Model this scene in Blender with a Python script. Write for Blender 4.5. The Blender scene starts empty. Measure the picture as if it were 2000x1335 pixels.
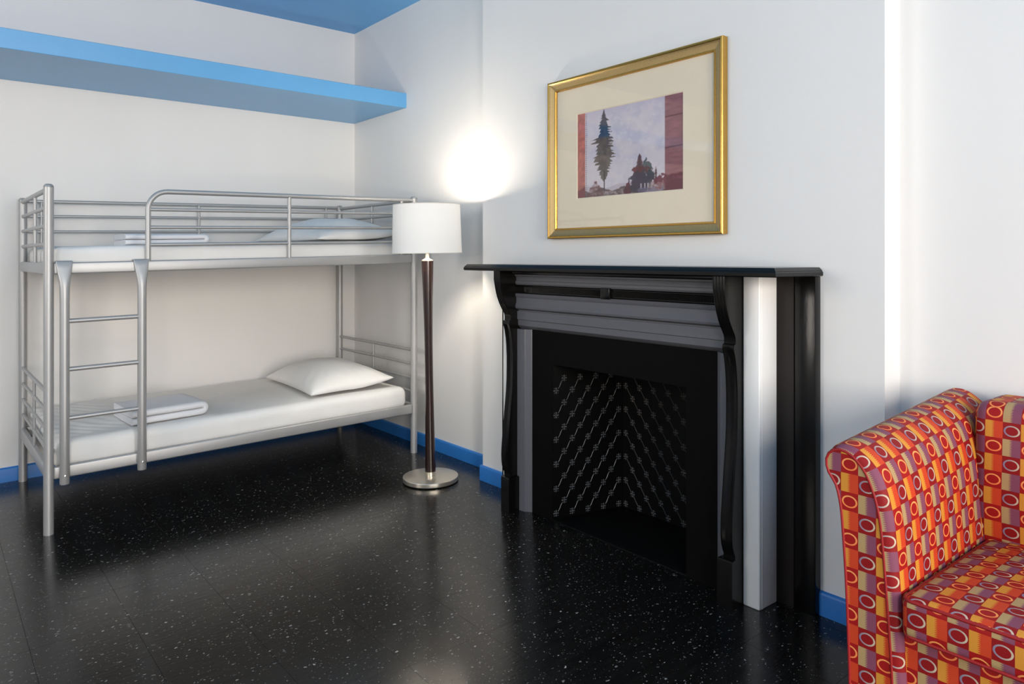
import bpy, bmesh, math, random
import numpy as np
from mathutils import Vector, noise

random.seed(7)
SC = bpy.context.scene
COL = SC.collection

# ------------------------------------------------------------------ camera, world, lights, exposure
SLOPE = 0.023                                   # the old floor rises a little towards the chimney wall
def fz(x): return SLOPE * x

cam_d = bpy.data.cameras.new('camera')
cam = bpy.data.objects.new('camera', cam_d)
COL.objects.link(cam)
cam.location = (0, 0, 1.25)
cam.rotation_euler = (math.radians(90), 0, math.radians(-39.036))
cam_d.sensor_width = 36
cam_d.lens = 1423 / 2000 * 36
cam_d.shift_y = -165 / 2000
cam_d.clip_start = 0.02
SC.camera = cam

world = bpy.data.worlds.new('world')
SC.world = world
world.use_nodes = True
world.node_tree.nodes['Background'].inputs[0].default_value = (0.9, 0.93, 1.0, 1)
world.node_tree.nodes['Background'].inputs[1].default_value = 0.6

def area_light(name, loc, rot, sx, sy, power, color):
    d = bpy.data.lights.new(name, 'AREA')
    d.shape = 'RECTANGLE'; d.size = sx; d.size_y = sy; d.energy = power; d.color = color
    o = bpy.data.objects.new(name, d); COL.objects.link(o)
    o.location = loc; o.rotation_euler = rot
    return o
# daylight entering by the two tall windows in the wall behind the camera; the side one is fill added through a made-up left window
area_light('daylight_rear_a', (0.95, -2.66, 1.55), (math.radians(90), 0, 0), 1.1, 1.9, 145, (1.0, 0.915, 0.82))
area_light('daylight_rear_b', (-0.95, -2.66, 1.55), (math.radians(90), 0, 0), 1.1, 1.9, 122, (1.0, 0.915, 0.82))
area_light('side_fill', (-2.36, 2.7, 1.95), (math.radians(90), 0, math.radians(-90)), 1.3, 1.3, 52, (1.0, 0.915, 0.82))

SC.view_settings.view_transform = 'Standard'
SC.view_settings.look = 'None'
SC.view_settings.gamma = 1
SC.view_settings.use_curve_mapping = False
SC.view_settings.exposure = 0.08
SC.cycles.use_denoising = True
SC.cycles.max_bounces = 6
SC.cycles.diffuse_bounces = 4
SC.cycles.glossy_bounces = 3
SC.cycles.transparent_max_bounces = 6
SC.cycles.use_adaptive_sampling = True
SC.cycles.adaptive_threshold = 0.03
SC.cycles.caustics_reflective = False
SC.cycles.sample_clamp_indirect = 6

# ------------------------------------------------------------------ node helpers
def lin(r, g, b):
    def f(c):
        c /= 255.0
        return c / 12.92 if c <= 0.04045 else ((c + 0.055) / 1.055) ** 2.4
    return (f(r), f(g), f(b), 1)

class NT:
    def __init__(s, name):
        s.m = bpy.data.materials.new(name); s.m.use_nodes = True
        s.t = s.m.node_tree; s.n = s.t.nodes
        s.b = s.n['Principled BSDF']; s.out = s.n['Material Output']
    def node(s, typ, **kw):
        n = s.n.new(typ)
        for k, v in kw.items(): setattr(n, k, v)
        return n
    def link(s, a, b): s.t.links.new(a, b)
    def put(s, sock, v):
        if hasattr(v, 'is_output'): s.link(v, sock)
        else: sock.default_value = v
    def math(s, op, a, b=0.0, c=None):
        n = s.node('ShaderNodeMath', operation=op)
        s.put(n.inputs[0], a); s.put(n.inputs[1], b)
        if c is not None: s.put(n.inputs[2], c)
        return n.outputs[0]
    def mix(s, fac, a, b):
        n = s.node('ShaderNodeMix', data_type='RGBA')
        s.put(n.inputs[0], fac); s.put(n.inputs[6], a); s.put(n.inputs[7], b)
        return n.outputs[2]
    def pos(s): return s.node('ShaderNodeNewGeometry').outputs['Position']
    def obj(s): return s.node('ShaderNodeTexCoord').outputs['Object']
    def mapping(s, v, scale=(1, 1, 1), rot=(0, 0, 0)):
        n = s.node('ShaderNodeMapping'); s.link(v, n.inputs[0])
        n.inputs['Scale'].default_value = scale; n.inputs['Rotation'].default_value = rot
        return n.outputs[0]
    def noise(s, v, scale, detail=3, rough=0.5):
        n = s.node('ShaderNodeTexNoise'); s.link(v, n.inputs['Vector'])
        n.inputs['Scale'].default_value = scale; n.inputs['Detail'].default_value = detail
        n.inputs['Roughness'].default_value = rough
        return n.outputs['Fac']
    def ramp(s, v, stops):
        n = s.node('ShaderNodeValToRGB'); s.link(v, n.inputs[0])
        e = n.color_ramp.elements
        while len(e) < len(stops): e.new(0.5)
        for i, (p, c) in enumerate(stops):
            e[i].position = p; e[i].color = c if len(c) == 4 else (*c, 1)
        return n.outputs[0]
    def bump(s, h, strength=0.2, dist=0.002):
        n = s.node('ShaderNodeBump'); s.link(h, n.inputs['Height'])
        n.inputs['Strength'].default_value = strength; n.inputs['Distance'].default_value = dist
        s.link(n.outputs[0], s.b.inputs['Normal'])
    def set(s, **kw):
        for k, v in kw.items():
            s.put(s.b.inputs[{'color': 'Base Color', 'rough': 'Roughness', 'metal': 'Metallic', 'spec': 'Specular IOR Level',
                              'coat': 'Coat Weight', 'coatr': 'Coat Roughness', 'sheen': 'Sheen Weight', 'aniso': 'Anisotropic'}[k]], v)
        return s

MAT = {}
def paint(name, col, rough=0.5, bump=0.08, bscale=90, spec=0.4, stretch=(1, 1, 0.25), var=0.04):
    t = NT(name)
    p = t.mapping(t.pos(), stretch)
    n1 = t.noise(p, 6, 4)
    dark = tuple(c * (1 - var) for c in col[:3]) + (1,)
    light = tuple(min(1, c * (1 + var)) for c in col[:3]) + (1,)
    t.set(color=t.mix(n1, dark, light), rough=rough, spec=spec)
    t.bump(t.noise(p, bscale, 3), bump, 0.002)
    MAT[name] = t.m
    return t

paint('wall_paint', (0.80, 0.787, 0.770, 1), 0.55, 0.06, 70, 0.3, var=0.02)
paint('blue_paint', lin(90, 160, 212), 0.34, 0.05, 60, 0.95)
paint('blue_ceiling', lin(104, 172, 226), 0.45, 0.05, 60, 0.4)
paint('blue_baseboard', lin(44, 118, 194), 0.4, 0.06, 60, 0.45)
paint('black_gloss', (0.0035, 0.0032, 0.003, 1), 0.22, 0.12, 120, 0.3)
paint('black_satin', (0.0045, 0.0042, 0.0042, 1), 0.55, 0.12, 120, 0.05)
paint('black_brown', (0.016, 0.013, 0.012, 1), 0.5, 0.15, 120, 0.2)
paint('grey_paint', lin(95, 96, 102), 0.4, 0.15, 150, 0.45, (1, 0.2, 1))
paint('grey_paint_upright', lin(95, 96, 102), 0.4, 0.15, 150, 0.45, (1, 1, 0.2))
paint('white_gloss', (0.84, 0.835, 0.82, 1), 0.35, 0.1, 90, 0.45)
paint('window_white', (0.75, 0.75, 0.74, 1), 0.4, 0.03, 90, 0.4)
paint('firebox_iron', (0.004, 0.004, 0.0042, 1), 0.4, 0.2, 160, 0.12, (1, 1, 1))
paint('relief_iron', (0.075, 0.073, 0.071, 1), 0.3, 0.3, 200, 0.6, (1, 1, 1), var=0.3)  # lighter iron for the raised flowers and stems

# vinyl floor tile: black, marbled along x, white flecks
def floor_mat():
    t = NT('floor_vinyl')
    p = t.obj(); g = t.pos()
    warp = t.node('ShaderNodeTexNoise'); t.link(g, warp.inputs['Vector']); warp.inputs['Scale'].default_value = 55
    addv = t.node('ShaderNodeVectorMath', operation='MULTIPLY_ADD')
    t.link(warp.outputs['Color'], addv.inputs[0]); addv.inputs[1].default_value = (0.018, 0.018, 0.0); t.link(g, addv.inputs[2])
    def flecks(scale, size, keep, seed):
        m = t.mapping(addv.outputs[0], (1, 1.7, 1), (0, 0, seed))
        v = t.node('ShaderNodeTexVoronoi'); t.link(m, v.inputs['Vector']); v.inputs['Scale'].default_value = scale
        sep = t.node('ShaderNodeSeparateColor'); t.link(v.outputs['Color'], sep.inputs[0])
        r = t.math('MULTIPLY', t.math('SUBTRACT', sep.outputs[0], keep), size / (1 - keep))
        return t.math('MULTIPLY', t.math('LESS_THAN', v.outputs['Distance'], r), t.math('MULTIPLY_ADD', sep.outputs[1], 0.8, 0.2))
    f1 = flecks(38, 0.20, 0.10, 0.3)
    f2 = flecks(85, 0.24, 0.15, 1.1)
    f = t.math('MAXIMUM', f1, t.math('MULTIPLY', f2, 0.7))
    streak = t.noise(t.mapping(g, (1.5, 14, 1)), 3.0, 5, 0.6)
    base = t.ramp(streak, [(0.35, (0.0035, 0.0035, 0.0035)), (0.62, (0.0075, 0.0073, 0.007)), (0.8, (0.015, 0.0146, 0.014))])
    rnd = t.node('ShaderNodeObjectInfo').outputs['Random']
    base = t.mix(t.math('MULTIPLY', rnd, 0.35), base, (0.009, 0.0088, 0.0085, 1))
    col = t.mix(t.math('MULTIPLY', f, 0.72), base, (0.5, 0.49, 0.46, 1))
    rough = t.math('MULTIPLY_ADD', t.noise(t.mapping(g, (2, 9, 1)), 5, 4), 0.15, 0.13)
    t.set(color=col, rough=rough, spec=0.5)
    t.bump(t.noise(t.mapping(g, (1, 4, 1)), 28, 3), 0.06, 0.004)
    MAT['floor_vinyl'] = t.m
floor_mat()

def simple(name, col, rough=0.5, metal=0.0, spec=0.5, bump=None, **kw):
    t = NT(name)
    n = t.noise(t.obj(), 14, 3)
    c2 = tuple(c * 0.94 for c in col[:3]) + (1,)
    t.set(color=t.mix(n, c2, tuple(col[:3]) + (1,)), rough=rough, metal=metal, spec=spec, **kw)
    if bump: t.bump(t.noise(t.mapping(t.obj(), bump[2] if len(bump) > 2 else (1, 1, 1)), bump[0], 3), bump[1], 0.002)
    MAT[name] = t.m
    return t
simple('silver_tube', (0.44, 0.44, 0.44), 0.45, 0.5, bump=(300, 0.05))
simple('sheet_cotton', (0.83, 0.82, 0.80), 0.85, 0, 0.2, bump=(9, 0.5, (1, 1, 1)))
simple('pillow_cotton', (0.84, 0.83, 0.81), 0.85, 0, 0.2, bump=(12, 0.4, (1, 1, 1)))
simple('terry_cotton', (0.82, 0.82, 0.84), 0.95, 0, 0.1, bump=(320, 0.6))
simple('nickel', (0.74, 0.68, 0.58), 0.3, 0.85, bump=(200, 0.03))
simple('cream_plastic', (0.78, 0.74, 0.66), 0.4)
simple('mat_board', lin(255, 238, 210), 0.85, 0, 0.2)
simple('slat_wood', lin(190, 160, 120), 0.6)
simple('screw_steel', (0.75, 0.75, 0.76), 0.25, 1.0)
simple('foot_wood', (0.03, 0.015, 0.01), 0.4)

def dark_wood():
    t = NT('dark_wood')
    n = t.noise(t.mapping(t.obj(), (9, 9, 0.8)), 6, 5, 0.6)
    t.set(color=t.ramp(n, [(0.3, (0.012, 0.005, 0.004)), (0.7, (0.034, 0.013, 0.010))]), rough=0.22, spec=0.5, coat=0.4, coatr=0.1)
    MAT['dark_wood'] = t.m
dark_wood()

def gold(name, col, rough, axis):
    t = NT(name)
    n = t.noise(t.mapping(t.obj(), axis), 40, 4, 0.6)
    t.set(color=t.mix(n, tuple(c * 0.7 for c in col[:3]) + (1,), col), rough=rough, metal=0.85 if rough < 0.4 else 0.78)
    t.bump(n, 0.15, 0.001)
    MAT[name] = t.m
gold('gold_bright', lin(214, 168, 84), 0.26, (1, 1, 1))
gold('gold_brushed', lin(200, 172, 120), 0.45, (1, 3, 3))

def glass_mat():
    t = NT('picture_glass')
    t.n.remove(t.b)
    tr = t.node('ShaderNodeBsdfTransparent'); gl = t.node('ShaderNodeBsdfGlossy'); gl.inputs['Roughness'].default_value = 0.03
    lw = t.node('ShaderNodeLayerWeight')
    fac = t.math('MULTIPLY_ADD', t.math('POWER', lw.outputs['Facing'], 5.0), 0.9, 0.045)
    mx = t.node('ShaderNodeMixShader'); t.link(fac, mx.inputs[0]); t.link(tr.outputs[0], mx.inputs[1]); t.link(gl.outputs[0], mx.inputs[2])
    t.link(mx.outputs[0], t.out.inputs[0]); MAT['picture_glass'] = t.m
glass_mat()

def shade_mat():
    t = NT('shade_linen')
    t.n.remove(t.b)
    n = t.noise(t.mapping(t.obj(), (60, 60, 60)), 8, 2)
    c = t.mix(n, (0.86, 0.85, 0.82, 1), (0.9, 0.89, 0.87, 1))
    df = t.node('ShaderNodeBsdfDiffuse'); tl = t.node('ShaderNodeBsdfTranslucent')
    t.link(c, df.inputs[0]); t.link(c, tl.inputs[0])
    mx = t.node('ShaderNodeMixShader'); mx.inputs[0].default_value = 0.01
    t.link(df.outputs[0], mx.inputs[1]); t.link(tl.outputs[0], mx.inputs[2]); t.link(mx.outputs[0], t.out.inputs[0])
    MAT['shade_linen'] = t.m
shade_mat()

def bulb_mat():
    t = NT('bulb_glow')
    t.b.inputs['Emission Color'].default_value = (1.0, 0.86, 0.66, 1)
    t.b.inputs['Emission Strength'].default_value = 12
    MAT['bulb_glow'] = t.m
bulb_mat()

CELL_U, CELL_V = 0.041, 0.044
def fabric():
    t = NT('sofa_fabric')
    uv = t.node('ShaderNodeTexCoord').outputs['UV']
    sp = t.node('ShaderNodeSeparateXYZ'); t.link(uv, sp.inputs[0])
    U = t.math('MULTIPLY', sp.outputs[0], 1 / CELL_U); V = t.math('MULTIPLY', sp.outputs[1], 1 / CELL_V)
    iu = t.math('FLOOR', U); iv = t.math('FLOOR', V)
    fu = t.math('SUBTRACT', U, iu); fv = t.math('SUBTRACT', V, iv)
    cp = t.math('FLOORED_MODULO', iu, 2.0)
    par = t.math('FLOORED_MODULO', t.math('ADD', iu, iv), 2.0)
    a = t.math('MULTIPLY', t.math('SUBTRACT', fu, 0.5), 1 / 0.40); b = t.math('MULTIPLY', t.math('SUBTRACT', fv, 0.5), 1 / 0.29)
    r = t.math('SQRT', t.math('ADD', t.math('MULTIPLY', a, a), t.math('MULTIPLY', b, b)))
    ring = t.math('LESS_THAN', t.math('ABSOLUTE', t.math('SUBTRACT', r, 1.0)), 0.125)
    zz = t.math('MULTIPLY', t.math('PINGPONG', t.math('MULTIPLY', fv, 11.0), 0.5), 0.36)
    edge = t.math('GREATER_THAN', fu, t.math('ADD', zz, 0.36))
    hat = t.math('MULTIPLY', t.math('GREATER_THAN', t.math('FRACT', t.math('MULTIPLY', fv, 22.0)), 0.6), 0.25)
    sq0 = t.mix(edge, lin(172, 146, 100), lin(116, 70, 94))
    sq0 = t.mix(t.math('MULTIPLY', hat, edge), sq0, lin(180, 60, 60))
    sq1 = t.mix(edge, lin(206, 140, 48), lin(194, 62, 28))
    sq1 = t.mix(t.math('MULTIPLY', hat, edge), sq1, lin(200, 60, 30))
    sq = t.mix(cp, sq0, sq1)
    red = t.mix(cp, lin(134, 6, 12), lin(154, 10, 12))
    rc0 = t.mix(fu, lin(110, 106, 140), lin(206, 190, 160))
    rc1 = t.mix(fv, lin(236, 120, 60), lin(240, 168, 96))
    cell = t.mix(ring, red, t.mix(cp, rc0, rc1))
    col = t.mix(par, cell, sq)
    weave = t.node('ShaderNodeTexWave'); t.link(t.mapping(uv, (1, 1, 1), (0, 0, 0.785)), weave.inputs['Vector'])
    weave.inputs['Scale'].default_value = 320
    col = t.mix(t.math('MULTIPLY', weave.outputs['Fac'], 0.12), col, (0.25, 0.02, 0.02, 1))
    t.set(color=col, rough=0.62, spec=0.3, sheen=0.0)
    t.bump(weave.outputs['Fac'], 0.12, 0.0008)
    MAT['sofa_fabric'] = t.m
fabric()
simple('sofa_piping', lin(150, 18, 22), 0.6)

# ------------------------------------------------------------------ mesh helpers
def mesh_obj(name, verts, faces, mat, parent=None, uvs=None, smooth=False, loc=None):
    me = bpy.data.meshes.new(name)
    me.from_pydata([tuple(v) for v in verts], [], faces)
    if uvs is not None:                      # uvs: function(loop vertex index, polygon) or list per face
        ul = me.uv_layers.new(name='UVMap')
        k = 0
        for fi, f in enumerate(faces):
            for ci in range(len(f)):
                ul.data[k].uv = uvs[fi][ci]; k += 1
    me.materials.append(MAT[mat])
    if smooth:
        me.polygons.foreach_set('use_smooth', [True] * len(me.polygons))
    me.update()
    return link(name, me, parent, loc)

def link(name, me, parent=None, loc=None):
    o = bpy.data.objects.new(name, me); COL.objects.link(o)
    if parent: o.parent = parent
    if loc: o.location = loc
    return o

def bm_obj(name, bm, mat, parent=None, smooth=False, loc=None, angle=None):
    bmesh.ops.recalc_face_normals(bm, faces=bm.faces)
    me = bpy.data.meshes.new(name); bm.to_mesh(me); bm.free()
    me.materials.append(MAT[mat])
    if smooth:
        me.polygons.foreach_set('use_smooth', [True] * len(me.polygons))
        if angle: me.set_sharp_from_angle(angle=math.radians(angle))
    return link(name, me, parent, loc)

def add_box(bm, x0, x1, y0, y1, z0, z1, bevel=0.0, seg=2, slope=0.0):
    r = bmesh.ops.create_cube(bm, size=1.0)
    for v in r['verts']:
        v.co = Vector((x0 + (v.co.x + .5) * (x1 - x0), y0 + (v.co.y + .5) * (y1 - y0), z0 + (v.co.z + .5) * (z1 - z0)))
        v.co.z += slope * v.co.x
    if bevel > 0:
        es = list({e for v in r['verts'] for e in v.link_edges})
        bmesh.ops.bevel(bm, geom=es, offset=bevel, segments=seg, affect='EDGES', profile=0.5)

def box(name, x0, x1, y0, y1, z0, z1, mat, parent=None, bevel=0.0, seg=2, slope=0.0, smooth=None):
    bm = bmesh.new(); add_box(bm, x0, x1, y0, y1, z0, z1, bevel, seg, slope)
    return bm_obj(name, bm, mat, parent, smooth=bevel > 0 if smooth is None else smooth, angle=35)

def add_tube(bm, pts, r, seg=12, rfun=None):
    pts = [Vector(p) for p in pts]
    n = len(pts); rings = []
    t0 = (pts[1] - pts[0]).normalized()
    up = Vector((0, 0, 1)) if abs(t0.z) < 0.9 else Vector((1, 0, 0))
    side = t0.cross(up).normalized()
    for i, p in enumerate(pts):
        t = (pts[min(i + 1, n - 1)] - pts[max(i - 1, 0)]).normalized()
        side = (side - t * side.dot(t)).normalized(); nor = t.cross(side)
        rr = rfun(i / (n - 1)) if rfun else r
        rings.append([bm.verts.new(p + (side * math.cos(a) + nor * math.sin(a)) * rr) for a in [2 * math.pi * k / seg for k in range(seg)]])
    for i in range(n - 1):
        for k in range(seg):
            bm.faces.new((rings[i][k], rings[i][(k + 1) % seg], rings[i + 1][(k + 1) % seg], rings[i + 1][k]))
    bm.faces.new(rings[0][::-1]); bm.faces.new(rings[-1])

def tube(name, pts, r, mat, parent=None, seg=12):
    bm = bmesh.new(); add_tube(bm, pts, r, seg)
    return bm_obj(name, bm, mat, parent, smooth=True, angle=50)

def lathe(name, prof, mat, parent=None, seg=48, smooth=True, angle=40, close=True):
    bm = bmesh.new(); rings = []
    for (r, z) in prof:
        if r < 1e-5: rings.append([bm.verts.new((0, 0, z))])
        else: rings.append([bm.verts.new((r * math.cos(2 * math.pi * k / seg), r * math.sin(2 * math.pi * k / seg), z)) for k in range(seg)])
    for a, b in zip(rings[:-1], rings[1:]):
        for k in range(seg):
            k2 = (k + 1) % seg
            if len(a) == 1 and len(b) == 1: continue
            if len(a) == 1: bm.faces.new((a[0], b[k2], b[k]))
            elif len(b) == 1: bm.faces.new((a[k], a[k2], b[0]))
            else: bm.faces.new((a[k], a[k2], b[k2], b[k]))
    return bm_obj(name, bm, mat, parent, smooth=smooth, angle=angle)

def rings_obj(name, rings, mat, parent=None, smooth=True, angle=40, cap=True):
    """loft closed rings of equal length"""
    bm = bmesh.new(); R = [[bm.verts.new(p) for p in r] for r in rings]
    n = len(R[0])
    for a, b in zip(R[:-1], R[1:]):
        for k in range(n): bm.faces.new((a[k], a[(k + 1) % n], b[(k + 1) % n], b[k]))
    if cap: bm.faces.new(R[0][::-1]); bm.faces.new(R[-1])
    return bm_obj(name, bm, mat, parent, smooth=smooth, angle=angle)

def thing(name, label, cat, loc=(0, 0, 0), group=None, rz=0.0):
    o = bpy.data.objects.new(name, None); COL.objects.link(o)
    o.empty_display_size = 0.1
    o.location = loc; o.rotation_euler = (0, 0, rz); tag(o, label, cat, group)
    return o
def tag(o, label, cat, group=None):
    o['label'] = label; o['category'] = cat
    if group: o['group'] = group
    return o
def struct(o, label=None):
    o['kind'] = 'structure'
    if label: o['label'] = label
    return o

# ------------------------------------------------------------------ the room
XW, YB, XC, XA, ZC = 2.48, 4.90, 2.348, 2.455, 2.894
XL, YR = -2.3, -2.6
CY0, CY1 = 1.039, 3.145                       # chimney breast
CENTRE = 2.091                                # fireplace axis
OP0, OP1, OPZ = 1.717, 2.465, 0.763           # firebox opening

floor = box('floor', XL - 0.1, 2.9, YR - 0.1, YB + 0.1, -0.12, -0.004, 'black_satin', smooth=False)
floor.rotation_euler = (0, -math.atan(SLOPE), 0)
struct(floor, 'black speckled vinyl tile floor with a glossy worn surface')

T = 0.289
def px(x, y, z):
    th = math.radians(39.036)
    d = x * math.sin(th) + y * math.cos(th); r = x * math.cos(th) - y * math.sin(th)
    if d < 0.2: return None
    return 1000 + 1423 * r / d, 502.5 + 1423 * (1.25 - z) / d
full = bpy.data.meshes.new('floor_tile')
bm = bmesh.new(); add_box(bm, 0.0005, T - 0.0005, 0.0005, T - 0.0005, -0.004, 0, 0); bm.to_mesh(full); bm.free(); full.materials.append(MAT['floor_vinyl'])
rest = bmesh.new()
ntile = 0
for i in range(-12, 8):
    for j in range(-16, 13):
        x0 = 0.845 + i * T; y0 = 1.600 + j * T
        x1, y1 = x0 + T, y0 + T
        cx0, cx1, cy0, cy1 = max(x0, XL), min(x1, XW), max(y0, YR), min(y1, YB)
        if cx1 - cx0 < 0.01 or cy1 - cy0 < 0.01: continue
        seen = False
        for (ax, ay) in ((cx0, cy0), (cx1, cy0), (cx0, cy1), (cx1, cy1), ((cx0 + cx1) / 2, (cy0 + cy1) / 2)):
            q = px(ax, ay, fz(ax))
            if q and -20 < q[0] < 2020 and q[1] < 1355: seen = True
        if not seen:
            add_box(rest, cx0 + .0005, cx1 - .0005, cy0 + .0005, cy1 - .0005, -0.004, 0); continue
        if (cx1 - cx0) > T - 1e-6 and (cy1 - cy0) > T - 1e-6:
            o = link('floor_tile', full, floor, (x0, y0, 0))
        else:
            b2 = bmesh.new(); add_box(b2, 0.0005, cx1 - cx0 - .0005, 0.0005, cy1 - cy0 - .0005, -0.004, 0)
            o = bm_obj('floor_tile', b2, 'floor_vinyl', floor, loc=(cx0, cy0, 0))
        ntile += 1
o = bm_obj('floor_tiles_beyond_view', rest, 'floor_vinyl', floor); o['kind'] = 'stuff'

ceil = box('ceiling', XL - 0.1, 2.9, YR - 0.1, YB + 0.1, ZC, ZC + 0.1, 'blue_ceiling', smooth=False); struct(ceil, 'blue painted ceiling')
struct(box('wall_back', XL - 0.1, 2.9, YB, YB + 0.1, -0.12, ZC, 'wall_paint', smooth=False), 'pale grey painted wall behind the bunk bed')
struct(box('wall_right', XW, XW + 0.1, CY1 - 0.02, YB, -0.12, ZC, 'wall_paint', smooth=False), 'pale grey wall between the corner and the chimney breast')
struct(box('wall_alcove', XA, XA + 0.1, YR, CY0 + 0.02, -0.12, ZC, 'wall_paint', smooth=False), 'pale wall of the alcove behind the sofa')
bm = bmesh.new()
add_box(bm, XC, 2.9, CY0, OP0, -0.12, ZC); add_box(bm, XC, 2.9, OP1, CY1, -0.12, ZC); add_box(bm, XC, 2.9, OP0, OP1, OPZ, ZC)
bmesh.ops.remove_doubles(bm, verts=bm.verts, dist=1e-5)
struct(bm_obj('wall_chimney', bm, 'wall_paint'), 'pale grey chimney breast above and around the fireplace')

# walls out of view carry the windows; the left wall's is invented for the fill
def wall_with_windows(name, axis, at, lo, hi, wins, z0, z1):
    bm = bmesh.new(); cuts = [lo]
    def seg(a, b, za, zb):
        if axis == 'y': add_box(bm, a, b, at - 0.1, at, za, zb)
        else: add_box(bm, at - 0.1, at, a, b, za, zb)
    p = lo
    for (a, b) in wins:
        seg(p, a, -0.12, ZC); seg(a, b, -0.12, z0); seg(a, b, z1, ZC); p = b
    seg(p, hi, -0.12, ZC)
    bmesh.ops.remove_doubles(bm, verts=bm.verts, dist=1e-5)
    struct(bm_obj(name, bm, 'wall_paint'))
W0, W1 = 0.60, 2.50
rear_w = [(-1.5, -0.4), (0.4, 1.5)]; left_w = [(2.05, 3.35)]
wall_with_windows('wall_rear', 'y', YR, XL - 0.1, 2.9, rear_w, W0, W1)
wall_with_windows('wall_left', 'x', XL, YR, YB, left_w, 1.3, 2.6)
def window(n, axis, at, a, b, W0=0.60, W1=2.50):
    bm = bmesh.new(); w = 0.05
    def seg(p, q, za, zb):
        if axis == 'y': add_box(bm, p, q, at - 0.06, at - 0.02, za, zb)
        else: add_box(bm, at - 0.06, at - 0.02, p, q, za, zb)
    seg(a, a + w, W0, W1); seg(b - w, b, W0, W1); seg(a + w, b - w, W0, W0 + w); seg(a + w, b - w, W1 - w, W1)
    seg(a + w, b - w, (W0 + W1) / 2 - 0.02, (W0 + W1) / 2 + 0.02)
    struct(bm_obj('window_%d' % n, bm, 'window_white'))
window(1, 'y', YR, *rear_w[0]); window(2, 'y', YR, *rear_w[1]); window(3, 'x', XL, *left_w[0], 1.3, 2.6)  # the third, in the left wall, is added to let in the side fill

def baseboard(name, x0, y0, x1, y1, nx, ny, h=0.08, t=0.013, lbl=None):
    """runs from (x0,y0) to (x1,y1) on the wall; (nx,ny) points into the room"""
    prof = [(0, -0.03), (t, -0.03), (t, h - 0.012), (t - 0.002, h - 0.005), (t - 0.006, h - 0.001), (0, h)]
    rings = []
    for (x, y) in ((x0, y0), (x1, y1)):
        rings.append([(x + nx * a, y + ny * a, fz(x + nx * a) + z) for a, z in prof])
    struct(rings_obj(name, rings, 'blue_baseboard', angle=50), lbl or 'blue painted baseboard')
baseboard('baseboard_back', XL, YB, XW, YB, 0, -1)
baseboard('baseboard_right', XW, CY1, XW, YB - 0.013, -1, 0, h=0.075)
baseboard('baseboard_chimney', XC, 2.934, XC, CY1 + 0.012, -1, 0)
baseboard('baseboard_chimney_near', XC, CY0 - 0.012, XC, 1.2475, -1, 0)
baseboard('baseboard_alcove', XA, YR, XA, CY0, -1, 0)
baseboard('baseboard_left', XL, YR, XL, YB - 0.013, 1, 0)

# deep blue ledge on the back wall
sh = box('wall_shelf', XL, XW, 4.16, YB, 2.233, 2.329, 'blue_paint', bevel=0.002, seg=1)
tag(sh, 'deep blue painted shelf running high along the wall above the bunk bed', 'shelf')

# ------------------------------------------------------------------ fireplace
FZ = fz(2.2)
fp = thing('fireplace', 'black, grey and white painted wooden fireplace surround with carved brackets', 'fireplace', (XC, CENTRE, FZ))
def F(o):                                       # world coordinates -> child of the fireplace
    o.parent = fp; o.matrix_parent_inverse = fp_inv; return o
bpy.context.view_layer.update()
fp_inv = fp.matrix_world.inverted()

# mantel shelf
Yr, Yl = 1.24, 2.942
def mantel_ring(ins, z):
    return [(2.058 + ins, Yr + ins, z), (XC, Yr + ins, z), (XC, Yl - ins, z), (2.078 + ins, Yl - ins, z)]
F(rings_obj('mantel_shelf', [mantel_ring(i, z) for i, z in ((0.004, 1.187), (0, 1.190), (0, 1.201), (0.0025, 1.2035), (0.0035, 1.207), (0.0105, 1.2145), (0.013, 1.217))],
            'black_gloss', angle=25))
# bed mould under the shelf
F(box('bed_moulding', 2.175, XC, 1.5, 2.682, 1.170, 1.1875, 'black_gloss', bevel=0.004))

LEGP = [(1.188, 2.100), (1.147, 2.100), (1.116, 2.106), (1.088, 2.112), (1.062, 2.120), (1.035, 2.131), (1.010, 2.145), (0.982, 2.163), (0.972, 2.166), (0.953, 2.166),
        (0.949, 2.157), (0.936, 2.155), (0.930, 2.157), (0.904, 2.165), (0.87, 2.171), (0.833, 2.175), (0.78, 2.178), (0.727, 2.178), (0.67, 2.177), (0.622, 2.174), (0.57, 2.169), (0.519, 2.163),
        (0.46, 2.157), (0.42, 2.153), (0.381, 2.149), (0.345, 2.146), (0.313, 2.145), (0.285, 2.146), (0.262, 2.149), (0.240, 2.156), (0.228, 2.163), (0.214, 2.163),
        (0.211, 2.146), (0.205, 2.144), (FZ - 0.001, 2.144)]
def bracket(mirror):
    NS = 24; front = []
    for z, x in LEGP:
        wid = 0.060 if z < 0.2115 else 0.047
        row = []
        for k in range(NS + 1):
            t = k / NS; y = t * wid
            a = 0.0
            if z > 1.0: a = 0.0035 * min(1, (z - 1.0) / 0.06) * abs(math.sin(math.pi * 4 * t))
            elif 0.26 < z < 0.94: a = -0.006 * min(1, (z - .26) / .1) * min(1, (0.94 - z) / .03) * max(0, math.sin(math.pi * (t - 0.12) / 0.76)) if 0.12 < t < 0.88 else 0
            row.append((x - a, y, z))
        front.append(row + [(2.225, wid, z), (2.225, 0, z)])
    rings = []
    for row in front:
        rings.append([(x, (1.455 + y) if not mirror else (2 * CENTRE - 1.455 - y), z) for x, y, z in row])
    return F(rings_obj('carved_bracket', rings, 'black_gloss', angle=42))
bracket(False); bracket(True)

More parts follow.
